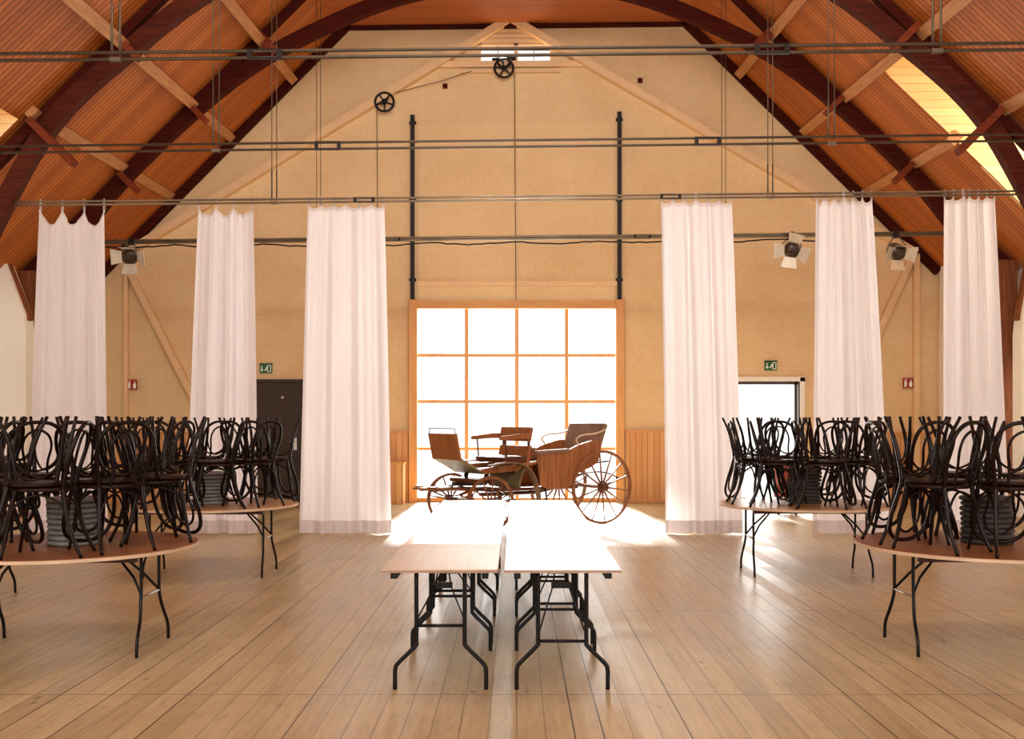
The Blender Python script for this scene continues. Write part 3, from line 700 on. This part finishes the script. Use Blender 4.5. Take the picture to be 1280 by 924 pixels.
# ------------------------------------------------------------------ bentwood chairs (back towards -y, seat at .46)
def make_chair():
    t = thing('bentwood_chair', (0,0,0), 'dark bentwood chair', 'chair', 'dark bentwood chairs stacked on the round tables')
    MB().lathe([(0.17, 0.436), (0.198, 0.433), (0.205, 0.446), (0.198, 0.458), (0.18, 0.46)], 28).build('seat', MT['seat'], t)
    for s in (-1, 1):
        MB().tube(bez([(s*0.165, 0.135, 0.45), (s*0.170, 0.155, 0.34), (s*0.180, 0.185, 0.16), (s*0.205, 0.215, 0.0)], 5), [0.0155]*8+[0.0145]*4+[0.012]*4, 8).build('leg', MT['chair'], t)
        MB().tube(bez([(s*0.150, -0.150, 0.46), (s*0.155, -0.165, 0.34), (s*0.170, -0.205, 0.16), (s*0.185, -0.275, 0.0)], 5), [0.0165]*8+[0.015]*4+[0.0125]*4, 8).build('leg', MT['chair'], t)
    hoop = [(-0.150, -0.150, 0.44), (-0.170, -0.175, 0.56), (-0.188, -0.215, 0.70), (-0.165, -0.250, 0.81), (-0.095, -0.268, 0.868), (0, -0.272, 0.882)]
    hoop = hoop + [(-a, b, c) for a, b, c in reversed(hoop[:-1])]
    MB().tube(bez(hoop, 5), 0.0145, 8).build('backrest_hoop', MT['chair'], t)
    inn = [(-0.085, -0.180, 0.45), (-0.080, -0.200, 0.58), (-0.100, -0.230, 0.70), (-0.075, -0.250, 0.785), (0, -0.258, 0.825)]
    inn = inn + [(-a, b, c) for a, b, c in reversed(inn[:-1])]
    MB().tube(bez(inn, 5), 0.0095, 8).build('inner_hoop', MT['chair'], t)
    L = [(-0.177, 0.175, 0.24), (0.177, 0.175, 0.24), (0.163, -0.185, 0.24), (-0.163, -0.185, 0.24)]
    for i in range(4):        # bent braces arching under the seat between neighbouring legs
        a, b = Vector(L[i]), Vector(L[(i+1) % 4]); m = (a+b)/2; inn_ = Vector((-m.x*0.12, -m.y*0.12, 0))
        MB().tube(bez([a, a*0.86+b*0.14+Vector((0,0,0.115)), m+inn_+Vector((0,0,0.172)), a*0.14+b*0.86+Vector((0,0,0.115)), b], 5), 0.0085, 6).build('arched_brace', MT['chair'], t)
    return t
proto = make_chair(); used = [False]
def place_chair(x, y, z, back_dir, flip, label):
    c = copy_tree(proto) if used[0] else proto
    used[0] = True
    ang = math.atan2(back_dir[1], back_dir[0])          # local -y points to back_dir
    c.location = (x, y, z)
    c.rotation_euler = (PI if flip else 0, 0, ang + PI/2 if not flip else ang - PI/2)
    c['label'] = label
    return c
NAMES = ['front', 'front right', 'right', 'back right', 'back', 'back left', 'left', 'front left']
rnd = random.Random(11)
# per table, eight pairs: angle, radius, back direction of the upright chair and of the upturned one, its shift
RINGS = [
 [(-1.373,0.646,0.17,3.427,-0.045,-0.013), (-0.62,0.543,-0.778,2.507,-0.046,0.034), (0.212,0.597,3.713,7.284,0.021,0.032), (0.97,0.566,4.279,7.118,0.032,0.035), (1.679,0.617,4.679,7.537,0.015,0.047), (2.436,0.606,5.377,8.789,-0.044,0.032), (3.254,0.62,6.321,3.489,-0.042,-0.015), (4.059,0.573,4.065,7.126,0.034,0.039)],
 [(-1.729,0.56,-1.668,1.385,0.007,0.037), (-0.96,0.647,0.64,3.838,-0.016,-0.014), (-0.265,0.623,2.7,6.678,0.053,0.022), (0.564,0.623,-1.178,1.897,-0.012,0.035), (1.375,0.62,-0.419,2.93,-0.039,0.008), (2.169,0.604,5.067,8.283,-0.017,0.037), (2.989,0.543,3.151,6.123,0.043,-0.007), (3.788,0.626,5.274,2.03,-0.014,0.028)],
 [(-1.218,0.65,0.337,3.419,-0.032,-0.009), (-0.503,0.577,-0.517,2.469,-0.027,0.021), (0.285,0.577,4.255,7.244,0.024,0.035), (1.05,0.552,4.083,7.6,0.009,0.036), (1.959,0.592,5.622,9.07,-0.027,0.01), (2.742,0.625,5.935,9.405,-0.053,0.001), (3.46,0.64,1.966,4.795,0.003,-0.037), (4.27,0.562,4.377,7.637,0.013,0.057)],
 [(-1.605,0.633,-3.231,-0.037,0.051,-0.002), (-0.796,0.568,-0.928,2.159,-0.022,0.033), (0.002,0.578,3.898,6.986,0.031,0.026), (0.812,0.588,4.537,7.856,-0,0.044), (1.588,0.585,3.997,1.395,0.009,0.051), (2.342,0.61,0.509,3.358,-0.047,-0.01), (3.129,0.539,3.089,6.453,0.043,0.007), (3.914,0.564,2.915,6,0.022,-0.006)]]
RINGS.append(RINGS[2])
for ti, (cx, cy, m, nm, lab) in enumerate(TABLES):
    for k, (th, rr, a1, a2, ox, oy) in enumerate(RINGS[ti]):
        x, y = cx + rr*math.cos(th), cy + rr*math.sin(th)
        px = VX + x*F/y
        if px < -50 or px > 1330: continue
        if ti == 4 and k not in (1, 2, 3): continue
        place_chair(x, y, 0.75, (math.cos(a1), math.sin(a1)), False, f'dark bentwood chair standing upright at the {NAMES[k]} of the {nm} table')
        place_chair(x+ox, y+oy, 0.75+0.924, (math.cos(a2), math.sin(a2)), True, f'upturned dark bentwood chair atop another, {NAMES[k]} of the {nm} table')
# stacks of seat pads
ORD = ['topmost', 'second from the top', 'third from the top', 'fourth from the top', 'fifth from the top', 'fifth from the bottom', 'fourth from the bottom', 'third from the bottom', 'second from the bottom', 'lowest']
def make_pad(m):
    mb = MB().lathe([(0.150, 0.0), (0.178, 0.006), (0.186, 0.018), (0.178, 0.031), (0.150, 0.038)], 32)
    o = mb.build('seat_pad', MT[m]); return o
pads = {}
for (cx, cy, nm, cnt, m) in ((-3.20, 7.42, 'near left', 9, 'pad'), (3.45, 7.50, 'near right', 9, 'padd'), (-3.28, 11.0, 'far left', 9, 'pad'), (3.12, 11.1, 'far right', 10, 'padd')):
    for i in range(cnt):
        if m not in pads: o = pads[m] = make_pad(m)
        else: o = pads[m].copy(); C.objects.link(o)
        o.location = (cx + rnd.uniform(-0.008, 0.008), cy + rnd.uniform(-0.008, 0.008), 0.7505 + i*0.0383)
        o.rotation_euler = (0, 0, rnd.uniform(0, 6))
        top = cnt-1-i
        lab = ORD[top] if top < 5 else ORD[10-1-i]
        tag(o, f'round grey seat pad on the {nm} table, {lab} of its stack', 'cushion', f'seat pads stacked on the {nm} table')

# ------------------------------------------------------------------ rectangular folding tables
def rect_table(cx, y0, y1, m, bar_h, label, em):
    cy = (y0+y1)/2; L = (y1-y0)/2; t = thing('folding_table', (cx, cy, 0), label, 'table', 'rectangular folding tables in two rows')
    W = 0.352
    MB().box(-W, W, -L, L, 0.728, 0.75).build('tabletop', MT[m], t, .003)
    MB().box(-W-0.002, W+0.002, -L-0.002, L+0.002, 0.731, 0.744).build('edge_band', MT[em], t)
    for s in (-1, 1): MB().box(s*0.275-0.02, s*0.275+0.02, -L+0.012, L-0.012, 0.692, 0.728).build('runner', MT['blackleg'], t)
    for s in (-1, 1):
        y = s*(L-0.11)
        for k in (-1, 1):
            pts = bez([(k*0.148, y, 0.725), (k*0.148, y, 0.5), (k*0.148, y, 0.3), (k*0.158, y, 0.262), (k*0.255, y, 0.165), (k*0.277, y, 0.128), (k*0.279, y, 0.06), (k*0.279, y, 0.0)], 4)
            MB().tube(pts, 0.0135, 8).build('leg', MT['blackleg'], t)
        MB().tube([(-0.148, y, bar_h), (0.148, y, bar_h)], 0.0105, 8).build('crossbar', MT['blackleg'], t)
        yy = y - s*0.26
        MB().tube([(-0.148, y, bar_h+0.03), (-0.05, yy+s*0.05, 0.60), (-0.03, yy, 0.715)], 0.0055, 6).tube([(0.148, y, bar_h+0.03), (0.05, yy+s*0.05, 0.60), (0.03, yy, 0.715)], 0.0055, 6).build('folding_stay', MT['blackleg'], t)
        MB().box(-0.06, 0.06, yy+s*0.04-0.015, yy+s*0.04+0.015, 0.585, 0.62).build('stay_lock', MT['blackleg'], t)
YS = [(6.16, 7.43), (7.44, 8.72), (8.73, 10.05), (10.06, 11.48)]
for i, (a, b) in enumerate(YS):
    w = ['nearest the camera', 'second from the camera', 'third from the camera', 'furthest from the camera'][i]
    rect_table(-0.462, a, b, 'rect1' if i == 0 else 'rect2', 0.39, f'{"pale wood topped" if i == 0 else "glare-white topped"} folding table, {w} in the left row', 'rectedge')
    rect_table(0.283, a, b, 'rect2', 0.295, f'glare-white topped folding table, {w} in the right row', 'rectedge')

# ------------------------------------------------------------------ carriage
ang = PI + math.radians(33)
cg = thing('horse_carriage', (1.04, 16.75, 0), 'old brown horse carriage with spoked wheels in front of the big window', 'carriage', rz=ang)
def wheel(a, y, R, nsp):
    w = bpy.data.objects.new('wheel', None); 
    mb = MB(); prof = []
    N = 48; rw, rd = 0.021, 0.042
    vs = []; fs = []
    for i in range(N):
        q = 2*PI*i/N; c, s = math.cos(q), math.sin(q)
        for (r, yy) in ((R-rd, -rw), (R, -rw), (R, rw), (R-rd, rw)): vs.append((a + r*c, y+yy, R + r*s))
    for i in range(N):
        j = (i+1) % N
        for k in range(4): fs.append((i*4+k, i*4+(k+1) % 4, j*4+(k+1) % 4, j*4+k))
    bpy.data.objects.remove(w)
    rim = mb.add(vs, fs).build('wheel', MT['rim'], cg)
    s = 1 if y > 0 else -1
    MB().lathe([(0.035, -0.1), (0.07, -0.06), (0.085, 0.0), (0.06, 0.05), (0.045, 0.12), (0.03, 0.125)], 18, Matrix.Translation((a, y, R)) @ Matrix.Rotation(-s*PI/2, 4, 'X')).build('hub', MT['coachd'], rim)
    for k in range(nsp):
        q = 2*PI*(k+0.3)/nsp
        MB().tube([(a+0.06*math.cos(q), y, R+0.06*math.sin(q)), (a+0.3*R*math.cos(q), y, R+0.3*R*math.sin(q)), (a+(R-0.03)*math.cos(q), y, R+(R-0.03)*math.sin(q))], [0.017, 0.015, 0.010], 6).build('spoke', MT['rim'], rim)
wheel(0, 0.6, 0.585, 14); wheel(0, -0.6, 0.585, 14); wheel(2.08, 0.6, 0.41, 12); wheel(2.08, -0.6, 0.41, 12)
def slab(poly, y0, y1, name, m, bev=0.006):     # side profile (a,v) extruded across
    return MB().prism(poly, lambda p: (p[0], y0, p[1]), lambda p: (p[0], y1, p[1])).build(name, MT[m], cg, bev)
MB().tube([(0, -0.6, 0.585), (0, 0.6, 0.585)], 0.028, 10).build('axle', MT['coachd'], cg)
MB().tube([(2.08, -0.6, 0.41), (2.08, 0.6, 0.41)], 0.028, 10).build('axle', MT['coachd'], cg)
# rear passenger tub
side = bez([(-0.10, 1.30, 0), (0.10, 1.32, 0), (0.42, 1.24, 0), (0.60, 1.16, 0)], 4) ; side = [(p.x, p.y) for p in side]
side += [(1.12, 1.13), (1.16, 1.08), (1.10, 0.64), (0.98, 0.58), (0.62, 0.57), (0.50, 0.62), (0.36, 0.82), (0.12, 0.90), (-0.02, 0.98)]
slab(side, 0.45, 0.48, 'side_panel', 'coach'); slab(side, -0.48, -0.45, 'side_panel', 'coach')
slab([(0.10, 0.95), (0.02, 0.95), (-0.22, 1.58), (-0.14, 1.60)], -0.47, 0.47, 'rear_backrest', 'leather', .02)
slab([(0.03, 0.97), (0.62, 0.97), (0.66, 1.02), (0.62, 1.07), (0.06, 1.09)], -0.44, 0.44, 'rear_cushion', 'leather', .02)
slab([(0.50, 0.60), (0.56, 0.60), (0.64, 0.97), (0.58, 0.97)], -0.45, 0.45, 'seat_front_board', 'coachd')
slab([(0.36, 0.57), (2.0, 0.57), (2.0, 0.62), (0.36, 0.62)], -0.45, 0.45, 'floor_board', 'coachd')
for s in (-1, 1):
    MB().bar((0.58, s*0.465, 1.175), (1.18, s*0.465, 1.15), 0.09, 0.05).build('armrest', MT['leather'], cg)
    MB().tube(bez([(-0.18, s*0.47, 1.50), (0.05, s*0.49, 1.43), (0.30, s*0.49, 1.41), (0.42, s*0.48, 1.34), (0.36, s*0.47, 1.25)], 5), 0.014, 8).build('grab_rail', MT['edge'], cg)
# olive curved bulkhead in front of the passengers' feet
arc = [(1.16 + 0.36*math.sin(q), 0.62 + 0.36*(1-math.cos(q))*0.0 + 0.38*q/(PI/2)) for q in [PI/2*i/8 for i in range(9)]]
arc = [(1.20 + 0.28*math.cos(q), 0.60 + 0.40*math.sin(q)) for q in [PI/2*i/10 for i in range(11)]]
poly = arc + [(1.20 + 0.25*math.cos(q), 0.60 + 0.37*math.sin(q)) for q in [PI/2*i/10 for i in range(10, -1, -1)]]
slab(poly, -0.45, 0.45, 'bulkhead', 'olive', 0)
fl_ = [(1.18, 1.02), (1.45, 0.99), (1.6, 0.9), (1.55, 0.86), (1.42, 0.94), (1.18, 0.97)]
for s in (-1, 1): slab(fl_, s*0.47-0.015, s*0.47+0.015, 'scroll_panel', 'coach', 0)
# driver's box
slab([(1.30, 1.00), (1.72, 1.00), (1.74, 1.08), (1.30, 1.10)], -0.42, 0.42, 'driver_cushion', 'coachd', .015)
slab([(1.28, 0.96), (1.34, 0.96), (1.27, 1.25), (1.21, 1.25)], -0.42, 0.42, 'box_board', 'coach')
slab([(1.235, 1.32), (1.29, 1.32), (1.25, 1.54), (1.19, 1.53)], -0.42, 0.42, 'driver_backrest', 'coach', .012)
for s in (-1, 1):
    MB().bar((1.24, s*0.36, 1.2), (1.24, s*0.36, 1.36), 0.03, 0.03).build('backrest_stay', MT['coachd'], cg)
    MB().prism(bez and [(1.24, 1.36), (1.24, 1.44), (1.45, 1.44), (1.78, 1.40), (1.82, 1.36), (1.78, 1.34), (1.45, 1.36)], lambda p: (p[0], s*0.42-0.025, p[1]), lambda p: (p[0], s*0.42+0.025, p[1])).build('armrest', MT['coach'], cg, .008)
    MB().tube([(1.7, s*0.42, 1.36), (1.68, s*0.41, 1.08)], 0.012, 6).build('armrest_stay', MT['coachd'], cg)
# foot board, toe board and dash
slab([(1.55, 0.86), (2.06, 0.84), (2.06, 0.88), (1.55, 0.90)], -0.43, 0.43, 'foot_board', 'coachd')
slab([(2.04, 0.84), (2.10, 0.84), (2.50, 1.06), (2.46, 1.08)], -0.42, 0.42, 'toe_board', 'olive')
slab([(2.46, 1.05), (2.50, 1.05), (2.58, 1.44), (2.54, 1.45)], -0.42, 0.42, 'dashboard', 'coach')
MB().tube([(2.56, -0.4, 1.43), (2.57, -0.4, 1.52), (2.57, 0.4, 1.52), (2.56, 0.4, 1.43)], 0.007, 6).build('dash_rail', MT['iron'], cg)
for s in (-1, 1): slab([(1.50, 0.88), (2.08, 0.84), (2.16, 0.90), (2.08, 0.93), (1.52, 0.98)], s*0.44-0.012, s*0.44+0.012, 'sill', 'coach', 0)
# fenders sweeping back from the front wheels
for s in (-1, 1):
    p = bez([(2.10, 0.98, 0), (1.75, 1.02, 0), (1.48, 0.97, 0), (1.30, 0.80, 0), (1.22, 0.58, 0), (1.18, 0.36, 0)], 6)
    A = [(q.x, s*0.50, q.y) for q in p]; B = [(q.x, s*0.64, q.y) for q in p]; A2 = [(x, y, z-0.02) for x, y, z in A]; B2 = [(x, y, z-0.02) for x, y, z in B]
    MB().strip(A, B).strip(A2, B2).strip(A, A2).strip(B, B2).build('fender', MT['leather'], cg)
    MB().box(0.95, 1.25, s*0.57-0.11, s*0.57+0.11, 0.34, 0.37).build('step', MT['iron'], cg)
    MB().tube([(1.0, s*0.46, 0.6), (1.02, s*0.52, 0.46), (1.02, s*0.56, 0.355)], 0.014, 6).build('step_iron', MT['iron'], cg)
    # elliptic leaf springs
    for (ca, cz, hl, hh) in ((0.0, 0.72, 0.48, 0.11), (2.08, 0.55, 0.40, 0.10)):
        mb = MB()
        for k, sg in ((0, 1), (1, -1)):
            q = bez([(ca-hl, cz, 0), (ca-hl*0.5, cz+sg*hh*0.75, 0), (ca, cz+sg*hh, 0), (ca+hl*0.5, cz+sg*hh*0.75, 0), (ca+hl, cz, 0)], 5)
            y0, y1 = s*0.40-0.02, s*0.40+0.02
            mb.strip([(v.x, y0, v.y) for v in q], [(v.x, y1, v.y) for v in q]); mb.strip([(v.x, y0, v.y-0.022) for v in q], [(v.x, y1, v.y-0.022) for v in q])
            mb.strip([(v.x, y0, v.y) for v in q], [(v.x, y0, v.y-0.022) for v in q]); mb.strip([(v.x, y1, v.y) for v in q], [(v.x, y1, v.y-0.022) for v in q])
        mb.build('leaf_spring', MT['coachd'], cg)
MB().tube([(0.1, 0, 0.62), (0.9, 0, 0.5), (1.9, 0, 0.5)], 0.03, 8).build('perch', MT['coachd'], cg)
MB().lathe([(0.24, 0.66), (0.27, 0.66), (0.27, 0.70), (0.24, 0.70)], 28, Matrix.Translation((2.08, 0, 0))).build('turntable', MT['iron'], cg)
MB().box(1.95, 2.21, -0.40, 0.40, 0.70, 0.76).build('bolster', MT['coachd'], cg, .01)
MB().bar((1.98, 0.3, 0.76), (1.95, 0.3, 0.86), 0.05, 0.05).bar((1.98, -0.3, 0.76), (1.95, -0.3, 0.86), 0.05, 0.05).build('bolster_post', MT['iron'], cg)
for s in (-1, 1): MB().tube(bez([(2.08, s*0.24, 0.58), (2.5, s*0.24, 0.62), (2.85, s*0.14, 0.60)], 4), 0.02, 8).build('shaft_bracket', MT['rim'], cg)
MB().tube([(2.2, 0, 0.60), (2.85, 0, 0.62), (3.05, 0, 0.64)], [0.028, 0.024, 0.015], 8).build('draught_pole', MT['rim'], cg)
MB().bar((2.78, -0.42, 0.63), (2.78, 0.42, 0.63), 0.035, 0.05).build('splinter_bar', MT['rim'], cg)
MB().tube([(-0.05, -0.3, 0.95), (-0.4, -0.3, 0.98), (-0.4, 0.3, 0.98), (-0.05, 0.3, 0.95)], 0.012, 6).build('luggage_rack', MT['iron'], cg)

# ------------------------------------------------------------------ russet trolley seen under the far right table
t = thing('trolley', (4.7, 17.9, 0), 'russet boarded trolley on four small casters in front of the bright doorway', 'trolley')
MB().box(-0.19, 0.19, -0.2, 0.2, 0.11, 0.15).build('deck', MT['redbox'], t)
MB().box(-0.16, 0.12, -0.14, 0.14, 0.15, 0.88).build('cabinet', MT['redbox'], t, .01)
for sx in (-0.15, 0.15):
    for sy in (-0.16, 0.16):
        MB().lathe([(0.045, -0.014), (0.05, 0), (0.045, 0.014)], 16, Matrix.Translation((sx, sy, 0.05)) @ Matrix.Rotation(PI/2, 4, 'Y')).build('caster', MT['rubber'], t)
        MB().box(sx-0.02, sx+0.02, sy-0.012, sy+0.012, 0.09, 0.112).build('caster_fork', MT['steel'], t)

# ------------------------------------------------------------------ light
W = bpy.data.worlds.new('daylight'); SC.world = W; W.use_nodes = True
bg = W.node_tree.nodes['Background']; bg.inputs[0].default_value = (1.0, 0.985, 0.97, 1); bg.inputs[1].default_value = 1.6
def area(name, loc, aim, sx, sy, power, col):
    L = bpy.data.lights.new(name, 'AREA'); L.shape = 'RECTANGLE'; L.size = sx; L.size_y = sy; L.energy = power; L.color = col
    o = bpy.data.objects.new(name, L); C.objects.link(o); o.location = loc
    o.rotation_euler = (Vector(aim)-Vector(loc)).to_track_quat('-Z', 'Y').to_euler()
    return o
S = bpy.data.lights.new('low_sun', 'SUN'); S.energy = 34; S.angle = math.radians(9); S.color = (1, 0.985, 0.97)
so = bpy.data.objects.new('low_sun', S); C.objects.link(so); so.rotation_euler = Vector((0.05, -1.0, -0.62)).to_track_quat('-Z', 'Y').to_euler(); so.location = (0, 26, 9)
area('window_daylight', (0.01, 20.95, 1.98), (0.01, 10, 1.98), 4.4, 3.9, 420, (1, 0.97, 0.94))
area('door_daylight', (4.98, 20.95, 1.25), (4.98, 10, 1.0), 1.4, 2.3, 70, (1, 0.97, 0.94))
area('dormer_daylight_right', (9.3, 15.6, 6.4), (7.0, 16.2, 6.2), 1.0, 1.2, 110, (1, 0.96, 0.86))
area('dormer_daylight_left', (-9.3, 13.7, 6.3), (-7.0, 14.3, 6.1), 1.0, 1.2, 26, (1, 0.72, 0.42))
area('hall_fill_back', (0, -4.5, 5.5), (0, 15, 3.2), 13, 6, 1150, (1, 0.96, 0.9))
area('hall_fill_high', (0, 8.2, 9.0), (0, 20.5, 1.6), 7, 1.4, 520, (1, 0.97, 0.92))
area('side_fill_left', (-8.6, 5, 3.2), (0, 10, 1.2), 8, 2.2, 160, (1, 0.95, 0.88))  # added fill lamp, the left wall has no window opening
area('side_fill_right', (8.6, 5, 3.2), (0, 10, 1.2), 8, 2.2, 160, (1, 0.95, 0.88))  # added fill lamp, the right wall is solid too

# ------------------------------------------------------------------ camera
cam = bpy.data.cameras.new('camera'); co = bpy.data.objects.new('camera', cam); C.objects.link(co)
co.location = (0, 0, EYE); co.rotation_euler = (PI/2, 0, 0)
cam.sensor_fit = 'HORIZONTAL'; cam.sensor_width = 36; cam.lens = 36
cam.shift_x = -(VX-640)/1280; cam.shift_y = (VY-462)/1280
cam.clip_end = 200
SC.camera = co
SC.view_settings.view_transform = 'Standard'; SC.view_settings.look = 'None'
SC.view_settings.exposure = 0.0
SC.cycles.use_denoising = True
SC.cycles.max_bounces = 8; SC.cycles.diffuse_bounces = 4; SC.cycles.transparent_max_bounces = 12
